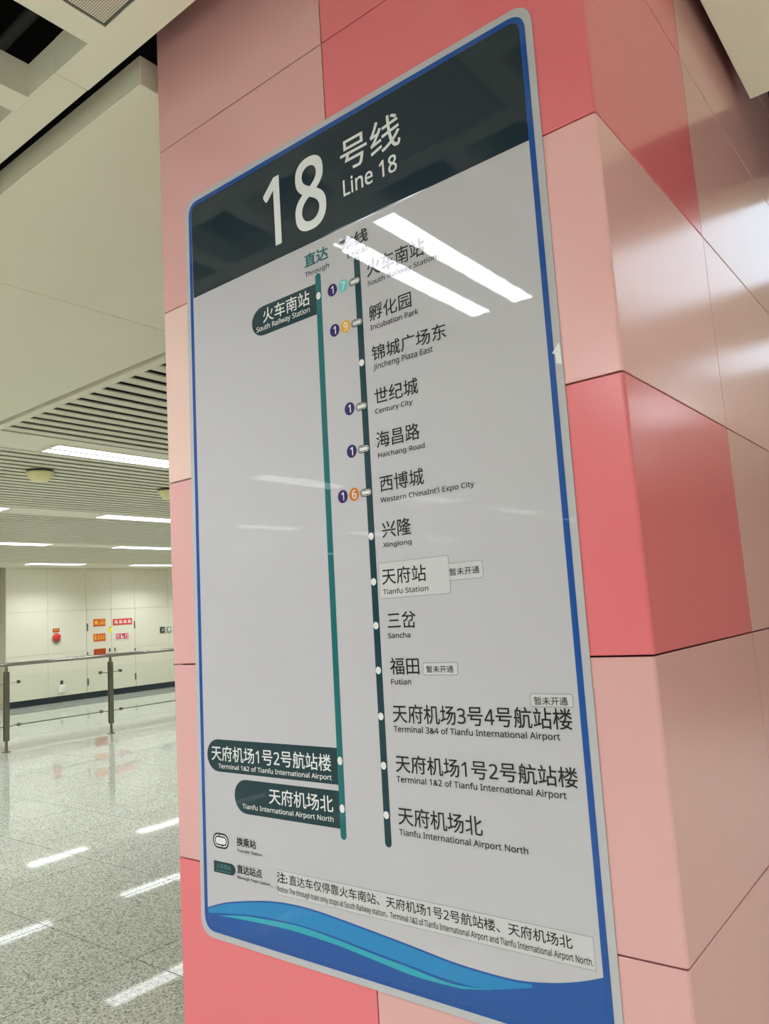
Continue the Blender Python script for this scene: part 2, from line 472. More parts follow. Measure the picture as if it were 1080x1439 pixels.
def arc(cx, cy, r, a0, a1, n=5):
    return [(cx + r * math.cos(math.radians(a0 + (a1 - a0) * k / n)), cy + r * math.sin(math.radians(a0 + (a1 - a0) * k / n))) for k in range(n + 1)]
r = 0.006; g = 0.0016
pathL = [(-CW, 0.62)] + arc(-CW + r, r, r, 180, 270) + [(-0.618 - g, 0)]
pathR = [(-0.618 + g, 0)] + arc(-r, r, r, 270, 360) + [(0, 0.638 - g)]
pathB = [(0, 0.638 + g)] + arc(-r, CD - r, r, 0, 90) + [(-0.6, CD)]
pathK = [(-0.6 - 2 * g, CD)] + arc(-CW + r, CD - r, r, 90, 180) + [(-CW, 0.62 + 2 * g)]
tab = [('pink', 'pink', 'pink'), ('salmon', 'pink', 'pink'), ('pink', 'pink', 'pink'), ('pink', 'salmon', 'pink'),
       ('peach', 'blush', 'blush'), ('pink', 'salmon', 'pink'), ('pink', 'salmon', 'pink'), ('pink', 'pink', 'pink'), ('pink', 'pink', 'pink')]
for k, (a, b, c) in enumerate(tab):
    z0 = k * 0.47; z1 = z0 + 0.47
    cladding(pathL, z0, z1, M[a]); cladding(pathR, z0, z1, M[b]); cladding(pathB, z0, z1, M[c]); cladding(pathK, z0, z1, M[a])

# ------------------------------------------------------------------ ceiling lights
def ceiling_light(x, y0, ln, label, group=None, w=0.30, sw=0.122, mat='tube', watt=1.0):
    """recessed twin strip light running along y, underside flush with the ceiling"""
    o = props(empty('ceiling_light', (x, y0 + ln / 2, ZC)), label, 'ceiling light', group)
    MB().bbox(x - w / 2, x + w / 2, y0 - 0.03, y0 + ln + 0.03, ZC - 0.006, ZC - 0.0005, 0.002).build('light_frame', M['ceil'], o)
    for s in (-1, 1):
        cx = x + s * (w / 2 - sw / 2 - 0.014)
        MB().box(cx - sw / 2, cx + sw / 2, y0, y0 + ln, ZC - 0.0072, ZC - 0.006).build('diffuser', M[mat], o)
    if label in vis.values():
        MB().box(x - 0.017, x + 0.017, y0, y0 + ln, ZC - 0.0085, ZC - 0.006).build('divider', M['greyp'], o)
    if watt:
        strips = [(x - w / 2 + sw / 2 + 0.014, sw), (x + w / 2 - sw / 2 - 0.014, sw)] if -9.5 < x < -5 and y0 > 1.4 else [(x, w)]
        for cx, sz in strips:
            ld = bpy.data.lights.new('lamp', 'AREA'); ld.shape = 'RECTANGLE'; ld.size = sz; ld.size_y = ln
            ld.energy = DOWN * watt / len(strips); ld.spread = math.radians(125); ld.color = (0.95, 1.0, 1.05)
            lo = bpy.data.objects.new('lamp', ld); lo.parent = o; lo.location = (cx - x, 0, -0.012); link(lo)
    return o

G = 'twin strip ceiling lights over the far hall'
vis = {
    (0, 2.04): 'longest bright twin strip light, nearest the soffit edge above the dome devices',
    (1, 1.97): 'strip light cut by the left photo edge, second row from the column',
    (1, 4.52): 'bright strip light running behind the column edge in the second row, below the nearest one',
    (2, 4.33): 'strip light touching the left photo edge in the third row, with a long visible tube',
    (2, 6.88): 'thin strip light meeting the column edge in the third row, above the far wall row',
    (3, 6.98): 'short strip light above the red alarm bell, last row before the far wall',
    (3, 9.53): 'short strip light beside the column edge, last row before the far wall',
}
rowx = [-5.555, -8.80, -12.13, -15.53]
for ri, (x, ys) in enumerate(zip(rowx, (2.04, 1.97, 1.78, 1.88))):
    for k in range(-7, 5):
        y = ys + 2.55 * k
        if y < Y0 + 0.3 or y + 1.25 > Y1 - 0.2: continue
        if -1.3 < y < 1.45 and y + 1.25 > 1.46: continue
        lb = None
        for (r_, yy), t in vis.items():
            if r_ == ri and abs(yy - y) < 0.12: lb = t
        if lb: ceiling_light(x, y, 1.25, lb, G)
        else: ceiling_light(x, y, 1.25, label='twin strip ceiling light outside the photo, lighting the hall', group='hall lights outside the photo')
for y in (-2.22, -4.80, -7.35):
    ceiling_light(-1.375, y, 1.16, 'ceiling light outside the photo, mirrored in the glossy route map', 'lights mirrored in the route map', w=0.383, sw=0.105, mat='tube_near')
for x, y, ln in ((0.50, 2.05, 0.9), (0.50, 4.0, 0.6)):
    ceiling_light(x, y, ln, 'wide ceiling light outside the photo, mirrored in the column side', 'lights mirrored in the column side', w=0.95, sw=0.45, mat='tube_soft', watt=0)
for x, y in ((1.62, 4.55), (2.9, 1.9), (4.2, 1.9), (4.2, 4.5), (5.6, 1.9), (2.9, -0.9), (4.4, -0.9), (5.6, 4.5), (2.9, 6.4)):  # first is mirrored in the column side; the rest are added to brighten it
    ceiling_light(x, y, 1.25, 'unseen ceiling light right of the column, most of these added to brighten it', 'lights to the right of the column')
for x in (0.7, 2.2, 3.7, 5.6):  # unseen lamps added to brighten the route map and column front
    for y in (-8.0, -5.45, -4.2 if x < 1 else -2.9):
        ceiling_light(x, y, 1.25, 'added ceiling light out of view, brightening the route map from the right', 'added lights on the right side of the hall')

# ------------------------------------------------------------------ dome devices on the slats
for (x, y, lb) in ((-6.46, 2.43, 'cream dome device hanging under the slats, in full view beneath the nearest light'),
                   (-6.70, 4.06, 'cream dome device under the slats, half hidden by the column edge')):
    o = props(empty('ceiling_dome', (x, y, ZC)), lb, 'dome device')
    MB().lathe(x, y, [(0.115, ZC - 0.018), (0.118, ZC - 0.004), (0.118, ZC + 0.001)]).build('shade_plate', M['darkp'], o)  # dark plate stands in for the shaded gap above the dome
    MB().lathe(x, y, [(0.055, ZC - 0.105), (0.075, ZC - 0.10), (0.095, ZC - 0.075), (0.13, ZC - 0.03), (0.13, ZC - 0.0185)]).build('dome_body', M['dome'], o, smooth=True)

# ------------------------------------------------------------------ railing
XR = -10.2
ra = props(empty('railing', (XR, 5.5, 0)), 'stainless steel railing with glass panes, in front of the far wall', 'railing')
MB().cyl((XR, 0.3, 1.155), (XR, 13.2, 1.155), 0.026, 20).build('handrail', M['steel'], ra, smooth=True)
posts = [0.80, 2.36, 3.93, 5.50, 6.85, 8.40, 9.95, 11.50, 13.0]
for py in posts:
    p = MB()
    p.bbox(XR - 0.028, XR - 0.014, py - 0.033, py + 0.033, 0.15, 1.06, 0.003)
    p.bbox(XR + 0.014, XR + 0.028, py - 0.033, py + 0.033, 0.15, 1.06, 0.003)
    p.cyl((XR, py, 0.012), (XR, py, 0.22), 0.019).cyl((XR, py, 0.98), (XR, py, 1.135), 0.019)
    p.bbox(XR - 0.014, XR + 0.014, py - 0.02, py + 0.02, 0.15, 1.05, 0.002)
    po = p.build('post', M['steel_dark'], ra)
    MB().cyl((XR, py, 0.0), (XR, py, 0.013), 0.052, 24).build('floor_flange', M['steel_dark'], po, smooth=False)
    for z in (0.905, 0.335):
        for s in (-1, 1):
            MB().cyl((XR, py + s * 0.03, z), (XR, py + s * 0.15, z + 0.008), 0.008, 10).cyl((XR - 0.018, py + s * 0.165, z + 0.008), (XR + 0.018, py + s * 0.165, z + 0.008), 0.024, 14).build('glass_clamp', M['steel_dark'], po)
for a, b in zip(posts, posts[1:]):
    MB().box(XR - 0.005, XR + 0.005, a + 0.06, b - 0.06, 0.17, 1.0).build('glass_pane', M['glass'], ra)
    MB().cyl((XR + 0.012, a + 0.165, 0.342), (XR + 0.012, b - 0.165, 0.342), 0.009, 8).build('lower_rod', M['steel_dark'], ra)

# ------------------------------------------------------------------ things on the far wall
XW = X_WALL
def wall_sign(name, y0, y1, z0, z1, mat, border, label, cat, marks, markmat, group=None, x=XW + 0.003):
    o = props(empty(name, (x, (y0 + y1) / 2, (z0 + z1) / 2)), label, cat, group)
    MB().bbox(x, x + 0.008, y0, y1, z0, z1, 0.001).build('sign_board', border, o)
    b = 0.018
    MB().box(x + 0.008, x + 0.010, y0 + b, y1 - b, z0 + b, z1 - b).build('sign_face', mat, o)
    mk = MB()
    w, h = y1 - y0, z1 - z0
    for (a, c, d, e) in marks:
        mk.box(x + 0.010, x + 0.0115, y0 + a * w, y0 + c * w, z0 + d * h, z0 + e * h)
    props(mk.build('sign_marks', markmat, o), kind='stuff')
    return o
# glyph-like blocks as (left, right, bottom, top) fractions
def glyphs(spans, seed):
    rr = random.Random(seed); out = []
    for a, b in spans:
        w = b - a
        out.append((a, b, .66, .76)); out.append((a + .38 * w, a + .6 * w, .22, .66))
        out.append((a, a + .26 * w, .26, .56)); out.append((a + .74 * w, b, .22, .52))
        if rr.random() < .6: out.append((a + .1 * w, b - .1 * w, .42, .50))
    return out
wall_sign('fire_notice', 9.06, 9.375, 1.66, 1.835, M['orange'], M['orange'], 'orange notice on the cabinet door, topmost of the column of three', 'wall sign', [(.1, .36, .25, .75), (.52, .58, .2, .45)] + glyphs([(.6, .74), (.78, .92)], 1), M['amber'], 'orange notices on the cabinet door')
wall_sign('fire_notice', 9.06, 9.375, 1.305, 1.485, M['orange'], M['orange'], 'orange notice on the cabinet door, middle of the column of three', 'wall sign', [(.08, .2, .15, .85)] + glyphs([(.3, .48), (.54, .7), (.76, .92)], 2), M['amber'], 'orange notices on the cabinet door')
wall_sign('fire_notice', 9.06, 9.375, 0.955, 1.13, M['brown'], M['orange'], 'brown-orange notice on the cabinet door, lowest of the column of three', 'wall sign', glyphs([(.2, .36), (.42, .58), (.64, .8)], 3), M['orange'], 'orange notices on the cabinet door')
wall_sign('red_banner_sign', 9.58, 10.11, 1.665, 1.815, M['red'], M['red'], 'long red strip sign with four white characters, above the pinkish-red sign', 'wall sign', glyphs([(.08, .24), (.31, .47), (.54, .70), (.77, .93)], 4), M['whitep'])
wall_sign('red_pictogram_sign', 9.63, 10.02, 1.305, 1.475, M['crimson'], M['whitep'], 'small pinkish-red sign with three white symbols, below the long red strip sign', 'wall sign',
          [(.1, .14, .2, .72), (.1, .28, .66, .76), (.24, .28, .2, .72), (.40, .46, .3, .8), (.40, .58, .2, .34), (.5, .58, .3, .55), (.72, .76, .2, .72), (.72, .9, .66, .76), (.86, .9, .2, .72)], M['whitep'])
tg = props(empty('yellow_tag', (XW + 0.004, 9.50, 1.58)), 'small yellow tag between the orange notices and the red signs', 'tag')
MB().bbox(XW + 0.004, XW + 0.007, 9.455, 9.545, 1.49, 1.63, 0.001).build('tag_card', M['yellow'], tg)
MB().cyl((XW + 0.004, 9.50, 1.615), (XW + 0.012, 9.50, 1.615), 0.012, 10).build('tag_stud', M['hinge'], tg)
wall_sign('alarm_sign', 8.045, 8.205, 1.585, 1.665, M['orange'], M['brown'], 'small orange sign directly above the red alarm bell', 'wall sign', glyphs([(.2, .4), (.55, .78)], 6), M['amber'], x=XW)
ab = props(empty('alarm_bell', (XW, 8.13, 1.46)), 'round red alarm bell on the beige far wall', 'alarm bell')
MB().cyl((XW, 8.12, 1.44), (XW + 0.03, 8.12, 1.44), 0.10, 28).build('back_plate', M['greyp'], ab)
dome = MB(); n = 24
b0 = 0
for k, (rr_, xx) in enumerate(((0.092, 0.03), (0.09, 0.05), (0.075, 0.068), (0.045, 0.078), (0.02, 0.08))):
    for i in range(n):
        t = 2 * math.pi * i / n; dome.v.append((XW + xx, 8.12 + rr_ * math.cos(t), 1.465 + rr_ * math.sin(t)))
    if k:
        for i in range(n):
            j = (i + 1) % n; dome.f.append(((k - 1) * n + i, (k - 1) * n + j, k * n + j, k * n + i))
dome.f.append(tuple(4 * n + i for i in range(n)))
dome.build('bell_gong', M['red'], ab, smooth=True)
MB().cyl((XW + 0.08, 8.17, 1.49), (XW + 0.088, 8.17, 1.49), 0.028, 16).build('call_button', M['crimson'], ab)
for (y0, mt, lb) in ((10.93, 'darkp', 'dark square switch plate on the far wall, left of the grey one'), (11.13, 'greyp', 'grey square switch plate on the far wall, by the column edge')):
    sp = props(empty('switch_plate', (XW, y0 + 0.07, 1.475)), lb, 'switch')
    MB().bbox(XW, XW + 0.02, y0, y0 + 0.14, 1.40, 1.55, 0.004).build('plate', M[mt], sp)
    MB().bbox(XW + 0.02, XW + 0.03, y0 + 0.035, y0 + 0.105, 1.435, 1.515, 0.003).build('rocker', M['greyp' if mt == 'darkp' else 'whitep'], sp)
sk = props(empty('wall_socket', (XW, 8.24, 0.30)), 'small white socket box low on the far wall, seen through the glass', 'socket')
MB().bbox(XW, XW + 0.06, 8.165, 8.325, 0.215, 0.395, 0.012).build('socket_box', M['whitep'], sk)
MB().bbox(XW, XW + 0.03, 8.215, 8.275, 0.395, 0.485, 0.006).build('cable_entry', M['hinge'], sk)
MB().bbox(XW + 0.06, XW + 0.068, 8.205, 8.285, 0.26, 0.345, 0.004).build('socket_face', M['whitep'], sk)

# ------------------------------------------------------------------ the route map sign
sg = props(empty('route_map_sign', tuple(SIGN_AT)), 'tall glossy route map of line 18, dark header, blue border, on pink column', 'sign')
def rounded(c4, rad, n=7):
    """rounded outline through four corners TL, TR, BR, BL (x, z)"""
    out = []
    for i in range(4):
        p = Vector(c4[i]); a = (Vector(c4[i - 1]) - p).normalized(); b = (Vector(c4[(i + 1) % 4]) - p).normalized()
        s = p + a * rad; e = p + b * rad
        for k in range(n + 1):
            t = k / n; out.append(tuple(s * (1 - t) ** 2 + p * 2 * t * (1 - t) * 0.9 + p * 0 + e * t ** 2 + (s + e) * 0.1 * t * (1 - t)))
    return out
def flat(name, pts, mat, layer, parent=None, label=None):
    """flat printed shape on the sign; layer is its height over the sheet in tenths of a millimetre"""
    y = -0.0022 - layer * 0.00012
    bm = bmesh.new(); par = parent or sg; w = world_loc(par)
    vs = [bm.verts.new((x - w.x, y - w.y, z - w.z)) for x, z in pts]
    f = bm.faces.new(vs); bm.normal_update()
    if f.normal.y > 0: bmesh.ops.reverse_faces(bm, faces=[f])
    bmesh.ops.triangulate(bm, faces=bm.faces[:])
    me = bpy.data.meshes.new(name); bm.to_mesh(me); bm.free(); me.materials.append(mat)
    o = bpy.data.objects.new(name, me); o.parent = par; link(o)
    if label: o['label'] = label
    return o
def ring(name, outer, inner, mat, layer, parent=None):
    y = -0.0022 - layer * 0.00012; w = world_loc(parent or sg); n = len(outer)
    vs = [(x - w.x, y - w.y, z - w.z) for x, z in outer] + [(x - w.x, y - w.y, z - w.z) for x, z in inner]
    fs = [(i, n + i, n + (i + 1) % n, (i + 1) % n) for i in range(n)]
    me = bpy.data.meshes.new(name); me.from_pydata(vs, [], fs); me.materials.append(mat)
    bm = bmesh.new(); bm.from_mesh(me); bm.normal_update()
    if bm.faces and sum(f.normal.y for f in bm.faces) > 0: bmesh.ops.reverse_faces(bm, faces=bm.faces[:])
    bm.to_mesh(me); bm.free()
    o = bpy.data.objects.new(name, me); o.parent = parent or sg; link(o); return o
def inset(c4, d):
    (a, b, c, e) = c4
    return [(a[0] + d, a[1] - d), (b[0] - d, b[1] - d), (c[0] - d, c[1] + d), (e[0] + d, e[1] + d)]
def ell(cx, cz, rx, rz, n=28): return [(cx + rx * math.cos(2 * math.pi * k / n), cz + rz * math.sin(2 * math.pi * k / n)) for k in range(n)]
def capsule(cx, cz, hw, hh, n=8):
    """stadium; round ends along its longer side"""
    r = min(hw, hh); out = []
    if hw >= hh:
        for c, a0 in ((cx + hw - r, -90), (cx - hw + r, 90)):
            out += [(c + r * math.cos(math.radians(a0 + 180 * k / n)), cz + r * math.sin(math.radians(a0 + 180 * k / n))) for k in range(n + 1)]
    else:
        for c, a0 in ((cz + hh - r, 0), (cz - hh + r, 180)):
            out += [(cx + r * math.cos(math.radians(a0 + 180 * k / n)), c + r * math.sin(math.radians(a0 + 180 * k / n))) for k in range(n + 1)]
    return out

OUT = [(-1.1275, 2.630), (-0.0995, 2.624), (-0.1125, 0.770), (-1.1535, 0.776)]
o1 = rounded(OUT, 0.042); o2 = rounded(inset(OUT, 0.0145), 0.034); o3 = rounded(inset(OUT, 0.0262), 0.022)
w = world_loc(sg); n = len(o1)
vs = [(x - w.x, -0.0022 - w.y, z - w.z) for x, z in o1] + [(x - w.x, -0.0003 - w.y, z - w.z) for x, z in o1]
fs = [tuple(range(n))] + [(i, (i + 1) % n, n + (i + 1) % n, n + i) for i in range(n)]
sh = mesh_obj('backing_sheet', vs, fs, SM['rim'], sg)
bm = bmesh.new(); bm.from_mesh(sh.data); bmesh.ops.recalc_face_normals(bm, faces=bm.faces[:]); bm.normal_update()
big = max(bm.faces, key=lambda f: f.calc_area())
if big.normal.y > 0: bmesh.ops.reverse_faces(bm, faces=bm.faces[:])
bm.to_mesh(sh.data); bm.free()
ring('blue_border', o2, o3, SM['blue'], 3)
flat('map_sheet', o3, SM['sheet'], 1)
# header: upper part of the inner outline
HZ = 2.352
hd = [p for p in o3 if p[1] > HZ]
flat('header_band', [(-1.1035, HZ)] + [p for p in o3 if p[1] > HZ] + [(-0.1270, HZ)], SM['header'], 2)

# waves along the foot
top = [(-1.128, 0.841), (-1.056, 0.864), (-0.949, 0.885), (-0.886, 0.893), (-0.826, 0.896), (-0.77, 0.895), (-0.713, 0.891), (-0.608, 0.882), (-0.522, 0.874), (-0.434, 0.865), (-0.363, 0.862), (-0.295, 0.863), (-0.231, 0.873), (-0.178, 0.887), (-0.137, 0.902)]
lowb = [(-1.123, 0.829), (-1.06, 0.839), (-0.952, 0.852), (-0.826, 0.857), (-0.715, 0.852), (-0.611, 0.843), (-0.539, 0.838), (-0.462, 0.832), (-0.389, 0.831), (-0.343, 0.837), (-0.258, 0.860)]
tup = [(-1.089, 0.829), (-1.02, 0.841), (-0.952, 0.848), (-0.826, 0.854), (-0.716, 0.848), (-0.612, 0.839), (-0.54, 0.834), (-0.462, 0.827), (-0.414, 0.827), (-0.348, 0.835)]
tlo = [(-1.04, 0.833), (-0.987, 0.836), (-0.901, 0.840), (-0.827, 0.841), (-0.716, 0.837), (-0.613, 0.828), (-0.515, 0.820), (-0.414, 0.822)]
def smooth_line(p, n=6):
    out = []
    for i in range(len(p) - 1):
        a = p[max(i - 1, 0)]; b = p[i]; c = p[i + 1]; d = p[min(i + 2, len(p) - 1)]
        for k in range(n):
            t = k / n
            out.append(tuple(0.5 * ((2 * b[j]) + (-a[j] + c[j]) * t + (2 * a[j] - 5 * b[j] + 4 * c[j] - d[j]) * t * t + (-a[j] + 3 * b[j] - 3 * c[j] + d[j]) * t ** 3) for j in (0, 1)))
    return out + [p[-1]]
low_in = [p for p in o3 if p[1] < 1.0]
st = smooth_line(top)
flat('wave_base', st + low_in[:len(low_in)], SM['deep'], 2)
dn = [(x, z - 0.0035) for x, z in smooth_line(top[:13])]
lb_ = smooth_line(lowb)
flat('wave_crest', [p for p in dn if p[0] < -0.27] + list(reversed([p for p in lb_ if p[0] < -0.262])), SM['sky'], 3)
flat('wave_stripe', smooth_line(tup) + list(reversed(smooth_line(tlo))), SM['aqua'], 4)

# route lines
def xline(z, g=True): return (-0.6663 + (z - 2.268) * 0.0125) if g else (-0.5515 + (z - 2.268) * 0.0105)
def bar(name, g, z1, z0, mat, layer):
    hw = 0.0083; pts = []
    for k in range(9):
        a = math.radians(180 - 180 * k / 8); pts.append((xline(z1, g) + hw * math.cos(a), z1 - hw + hw * math.sin(a)))
    for k in range(9):
        a = math.radians(-180 * k / 8); pts.append((xline(z0, g) + hw * math.cos(a), z0 + hw + hw * math.sin(a)))
    return flat(name, pts, mat, layer)
def label_shape(x0, x1, z0, z1, r, left=True):
    out = []
    n = 10; cx = x0 + r if left else x1 - r; sq = 1.0
    hz = (z1 - z0) / 2; cz = (z1 + z0) / 2
    if left:
        out = [(x1, z1)] + [(cx - r * math.sin(math.radians(180 * k / n)), cz + hz * math.cos(math.radians(180 * k / n))) for k in range(n + 1)] + [(x1, z0)]
    else:
        out = [(x0, z0)] + [(cx + r * math.sin(math.radians(180 * k / n)), cz - hz * math.cos(math.radians(180 * k / n))) for k in range(n + 1)] + [(x0, z1)]
    return out
flat('express_stop_label', label_shape(-0.888, -0.667, 2.180, 2.252, 0.040), SM['label'], 2)
flat('express_stop_label', label_shape(-1.110, -0.680, 1.157, 1.232, 0.040), SM['label'], 2)
flat('express_stop_label', label_shape(-1.016, -0.681, 1.069, 1.145, 0.040), SM['label'], 2)
gl = bar('through_route_line', True, 2.274, 1.048, SM['green'], 3); gl['label'] = 'teal green route line for the through train'
dl = bar('local_route_line', False, 2.274, 1.048, SM['dark'], 3); dl['label'] = 'dark teal route line for the local train'
for z in (2.221, 1.206, 1.110):
    flat('station_dot', ell(xline(z) - 0.0006, z, 0.0068, 0.0085), SM['white'], 4)
for z in (2.036, 1.664, 1.570, 1.481, 1.391, 1.300, 1.204, 1.109):
    flat('station_dot', ell(xline(z, False) - 0.0015, z, 0.0068, 0.0075), SM['white'], 4)

def raw_text(body, off):
    c = bpy.data.curves.new('t', 'FONT'); c.body = body; c.size = 1.0; c.resolution_u = 3; c.offset = off
    o = bpy.data.objects.new('t', c); COL.objects.link(o)
    dg = bpy.context.evaluated_depsgraph_get(); dg.update()
    me = bpy.data.meshes.new_from_object(o.evaluated_get(dg), depsgraph=dg)
    bpy.data.objects.remove(o); bpy.data.curves.remove(c)
    return me
def sans(s):
    out = ''
    for ch in s:
        if '0' <= ch <= '9': out += chr(0x1D7E2 + ord(ch) - 48)
        elif 'A' <= ch <= 'Z': out += chr(0x1D5A0 + ord(ch) - 65)
        elif 'a' <= ch <= 'z': out += chr(0x1D5BA + ord(ch) - 97)
        else: out += ch
    return out
_H = raw_text(sans('H'), 0.0); CAP = max(v.co.y for v in _H.vertices)
def text(name, body, kind, mat, x0, z0, x1, z1, h, layer=5, parent=None):
    d = {'L': 0.010, 'C': 0.006, 'B': 0.018}[kind]          # stroke thickening, in em
    me = raw_text(sans(body), 0.0)
    co = [(v.co.x, v.co.y) for v in me.vertices]; fs = [tuple(p.vertices) for p in me.polygons]
    bpy.data.meshes.remove(me)
    xs = [c[0] for c in co]; ys = [c[1] for c in co]
    ax, bx, ay, by = min(xs), max(xs), min(ys), max(ys)
    sx_ = (x1 - x0) / (bx - ax); sz_ = h / CAP if kind == 'L' else h / (by - ay); zo = 0 if kind == 'L' else ay
    zb = (z0 + z1) / 2; y = -0.0022 - layer * 0.00012; w = world_loc(parent or sg)
    verts, faces = [], []
    for q, (dx, dz) in enumerate(((d, d), (-d, d), (d, -d), (-d, -d))):
        b0 = len(verts)
        verts += [(x0 + (c[0] - ax + dx) * sx_ - w.x, y - q * 2e-6 - w.y, zb + (c[1] - zo + dz) * sz_ - w.z) for c in co]
        faces += [tuple(b0 + i for i in f) for f in fs]
    return mesh_obj(name, verts, faces, mat, parent or sg)
TEXTS = [
    ('line_number', '18', 'L', 'white', -0.8270, 2.3880, -0.6300, 2.3880, 0.1680),
    ('line_name', '号线', 'C', 'white', -0.5790, 2.4790, -0.4140, 2.4730, 0.0770),
    ('line_name_english', 'Line 18', 'L', 'white', -0.5760, 2.4240, -0.4280, 2.4210, 0.0370),
    ('service_name', '直达', 'B', 'green', -0.7040, 2.3000, -0.6320, 2.2980, 0.0300),
    ('service_name_english', 'Through', 'L', 'ink', -0.7050, 2.2790, -0.6310, 2.2740, 0.0110),
    ('service_name', '本线', 'B', 'ink', -0.5960, 2.2980, -0.5170, 2.3000, 0.0300),
    ('service_name_english', 'Local', 'L', 'ink', -0.5760, 2.2780, -0.5220, 2.2770, 0.0120),
    ('station_name', '火车南站', 'C', 'white', -0.8480, 2.2100, -0.6950, 2.2090, 0.0350),
    ('station_name_english', 'South Railway Station', 'L', 'white', -0.8720, 2.1940, -0.6960, 2.1910, 0.0120),
    ('station_name', '火车南站', 'C', 'ink', -0.5250, 2.2160, -0.3760, 2.2170, 0.0380),
    ('station_name_english', 'South Railway Station', 'L', 'ink', -0.5250, 2.1960, -0.3480, 2.1990, 0.0100),
    ('station_name', '孵化园', 'C', 'ink', -0.5260, 2.1190, -0.4160, 2.1180, 0.0340),
    ('station_name_english', 'Incubation Park', 'L', 'ink', -0.5250, 2.1000, -0.4010, 2.0980, 0.0110),
    ('station_name', '锦城广场东', 'C', 'ink', -0.5260, 2.0310, -0.3390, 2.0300, 0.0330),
    ('station_name_english', 'Jincheng Plaza East', 'L', 'ink', -0.5240, 2.0140, -0.3730, 2.0100, 0.0120),
    ('station_name', '世纪城', 'C', 'ink', -0.5260, 1.9380, -0.4150, 1.9350, 0.0340),
    ('station_name_english', 'Century City', 'L', 'ink', -0.5270, 1.9190, -0.4310, 1.9160, 0.0100),
    ('station_name', '海昌路', 'C', 'ink', -0.5290, 1.8450, -0.4190, 1.8430, 0.0340),
    ('station_name_english', 'Haichang Road', 'L', 'ink', -0.5270, 1.8260, -0.4090, 1.8220, 0.0100),
    ('station_name', '西博城', 'C', 'ink', -0.5270, 1.7510, -0.4170, 1.7520, 0.0340),
    ('station_name_english', "Western ChinaInt'l Expo City", 'L', 'ink', -0.5280, 1.7330, -0.3030, 1.7270, 0.0100),
    ('station_name', '兴隆', 'C', 'ink', -0.5290, 1.6580, -0.4560, 1.6560, 0.0340),
    ('station_name_english', 'Xinglong', 'L', 'ink', -0.5290, 1.6400, -0.4570, 1.6360, 0.0090),
    ('station_name', '天府站', 'C', 'ink', -0.5370, 1.5630, -0.4280, 1.5610, 0.0330),
    ('station_name_english', 'Tianfu Station', 'L', 'ink', -0.5370, 1.5430, -0.4250, 1.5420, 0.0100),
    ('not_open_text', '暂未开通', 'C', 'ink', -0.3730, 1.5680, -0.3070, 1.5660, 0.0140),
    ('station_name', '三岔', 'C', 'ink', -0.5300, 1.4740, -0.4600, 1.4720, 0.0330),
    ('station_name_english', 'Sancha', 'L', 'ink', -0.5310, 1.4550, -0.4760, 1.4540, 0.0100),
    ('station_name', '福田', 'C', 'ink', -0.5310, 1.3830, -0.4600, 1.3820, 0.0330),
    ('station_name_english', 'Futian', 'L', 'ink', -0.5310, 1.3640, -0.4820, 1.3630, 0.0100),
    ('not_open_text', '暂未开通', 'C', 'ink', -0.4430, 1.3870, -0.3810, 1.3850, 0.0130),
    ('not_open_text', '暂未开通', 'C', 'ink', -0.2180, 1.3300, -0.1550, 1.3290, 0.0140),
    ('station_name', '天府机场3号4号航站楼', 'C', 'ink', -0.5320, 1.2910, -0.1500, 1.2870, 0.0360),
    ('station_name_english', 'Terminal 3&4 of Tianfu International Airport', 'L', 'ink', -0.5320, 1.2730, -0.1750, 1.2700, 0.0110),
    ('station_name', '天府机场1号2号航站楼', 'C', 'ink', -0.5330, 1.1960, -0.1500, 1.1920, 0.0340),
    ('station_name_english', 'Terminal 1&2 of Tianfu International Airport', 'L', 'ink', -0.5330, 1.1780, -0.1730, 1.1730, 0.0110),
    ('station_name', '天府机场北', 'C', 'ink', -0.5350, 1.0930, -0.3440, 1.0960, 0.0350),
    ('station_name_english', 'Tianfu International Airport North', 'L', 'ink', -0.5350, 1.0760, -0.2550, 1.0750, 0.0110),
    ('station_name', '天府机场1号2号航站楼', 'C', 'white', -1.0930, 1.1820, -0.7060, 1.1830, 0.0350),
    ('station_name_english', 'Terminal 1&2 of Tianfu International Airport', 'L', 'white', -1.0690, 1.1660, -0.7060, 1.1650, 0.0100),
    ('station_name', '天府机场北', 'C', 'white', -0.8990, 1.0990, -0.7060, 1.1000, 0.0340),
    ('station_name_english', 'Tianfu International Airport North', 'L', 'white', -0.9890, 1.0810, -0.7070, 1.0810, 0.0100),
    ('legend_text', '换乘站', 'B', 'ink', -1.0140, 0.9950, -0.9490, 0.9960, 0.0190),
    ('legend_text_english', 'Transfer Station', 'L', 'ink', -1.0140, 0.9820, -0.9300, 0.9830, 0.0060),
    ('legend_sample_text', '火车南站', 'C', 'teal', -1.0890, 0.9360, -1.0380, 0.9360, 0.0120),
    ('legend_sample_text', 'South Railway Station', 'L', 'teal', -1.0910, 0.9290, -1.0380, 0.9300, 0.0040),
    ('legend_text', '直达站点', 'B', 'ink', -1.0160, 0.9340, -0.9330, 0.9360, 0.0190),
    ('legend_text_english', 'Through Train Station', 'L', 'ink', -1.0170, 0.9230, -0.9080, 0.9230, 0.0060),
    ('notice_text', '注:', 'B', 'ink', -0.8840, 0.9350, -0.8530, 0.9350, 0.0220),
    ('notice_text', '直达车仅停靠火车南站、天府机场1号2号航站楼、天府机场北', 'C', 'ink', -0.8470, 0.9350, -0.1870, 0.9340, 0.0210),
    ('notice_text_english', 'Notice: The through train only stops at South Railway station、Terminal 1&2 of Tianfu International Airport and Tianfu International Airport North.', 'L', 'ink', -0.8850, 0.9160, -0.1530, 0.9160, 0.0110),
]
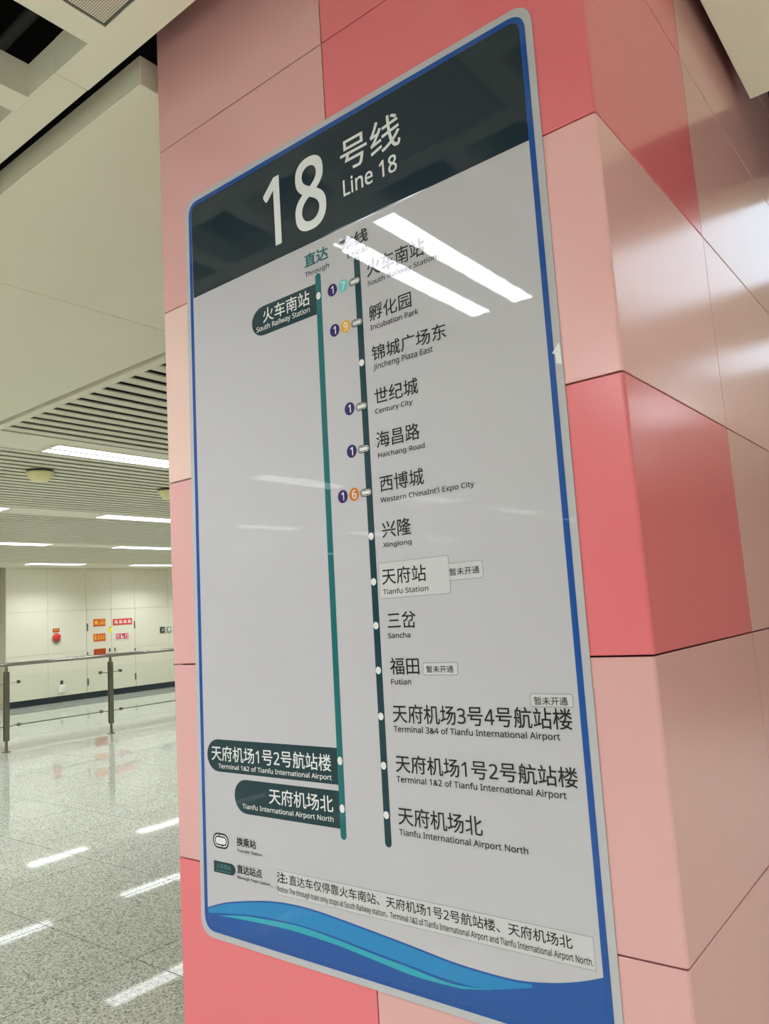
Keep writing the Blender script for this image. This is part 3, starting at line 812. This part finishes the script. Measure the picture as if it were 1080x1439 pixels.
# interchange badges and icons
for x, z, dg_, c in ((-0.6255, 2.221, '1', 'purple'), (-0.5935, 2.221, '7', 'cyan'), (-0.6255, 2.128, '1', 'purple'), (-0.5935, 2.128, '9', 'amber'),
                     (-0.5965, 1.944, '1', 'purple'), (-0.5975, 1.851, '1', 'purple'), (-0.6300, 1.758, '1', 'purple'), (-0.5980, 1.758, '6', 'brown')):
    b = flat('line_badge', ell(x, z, 0.0140, 0.0142), SM[c], 4)
    text('badge_number', dg_, 'C', SM['white'], x - (0.0035 if dg_ == '1' else 0.0055), z - 0.0088, x + (0.0035 if dg_ == '1' else 0.0055), z - 0.0088, 0.0176, 6, b)
def swap_icon(x, z, hw, hh):
    b = flat('interchange_icon', capsule(x, z, hw, hh), SM['ink'], 5)
    k = hh / 0.0085
    flat('icon_face', capsule(x, z, hw - 0.0020 * k, hh - 0.0020 * k), SM['white'], 6, b)
    ring('icon_loop', capsule(x, z, hw - 0.0033 * k, hh - 0.0033 * k), capsule(x, z, hw - 0.0048 * k, hh - 0.0048 * k), SM['ink'], 7, b)
    a = 0.0016 * k
    for s in (-1, 1):
        cx = x - s * (hw - hh) * 0.6; cz = z + s * (hh - 0.0036 * k)
        flat('icon_arrow', [(cx - s * a * 1.6, cz), (cx + s * a, cz + a), (cx + s * a, cz - a)], SM['ink'], 8, b)
for z in (2.220, 2.127, 1.942, 1.850, 1.757):
    swap_icon(xline(z, False) - 0.0085, z, 0.0160, 0.0085)
swap_icon(-1.0705, 0.999, 0.0285, 0.0175)
flat('legend_sample_label', label_shape(-1.099, -1.022, 0.926, 0.952, 0.016, False), SM['label'], 3)

def paper(name, x0, x1, z0, z1, edge=0.0008, rad=0.004, thick=3):
    p = flat(name, rounded([(x0, z1), (x1, z1), (x1, z0), (x0, z0)], rad, 4), SM['paper_edge'], thick)
    flat('sticker_face', rounded([(x0 + edge, z1 - edge), (x1 - edge, z1 - edge), (x1 - edge, z0 + edge), (x0 + edge, z0 + edge)], rad * 0.9, 4), SM['paper'], thick + 1, p)
    return p
paper('not_open_sticker', -0.377, -0.299, 1.558, 1.591)
paper('correction_sticker', -0.5455, -0.3735, 1.534, 1.607, thick=4)
paper('not_open_sticker', -0.451, -0.371, 1.381, 1.405, edge=0.001)
paper('not_open_sticker', -0.2255, -0.145, 1.326, 1.349, edge=0.001)
paper('notice_sticker', -0.885, -0.149, 0.9085, 0.961, edge=0.0007, rad=0.002, thick=3)
flat('tape_scrap', [(-0.1225, 1.941), (-0.1075, 1.958), (-0.106, 1.949), (-0.106, 1.918), (-0.116, 1.921), (-0.1165, 1.938)], SM['tape'], 8)
for (nm, body, kind, c, x0, z0, x1, z1, h) in TEXTS:
    text(nm, body, kind, SM[c], x0, z0, x1, z1, h, 7)
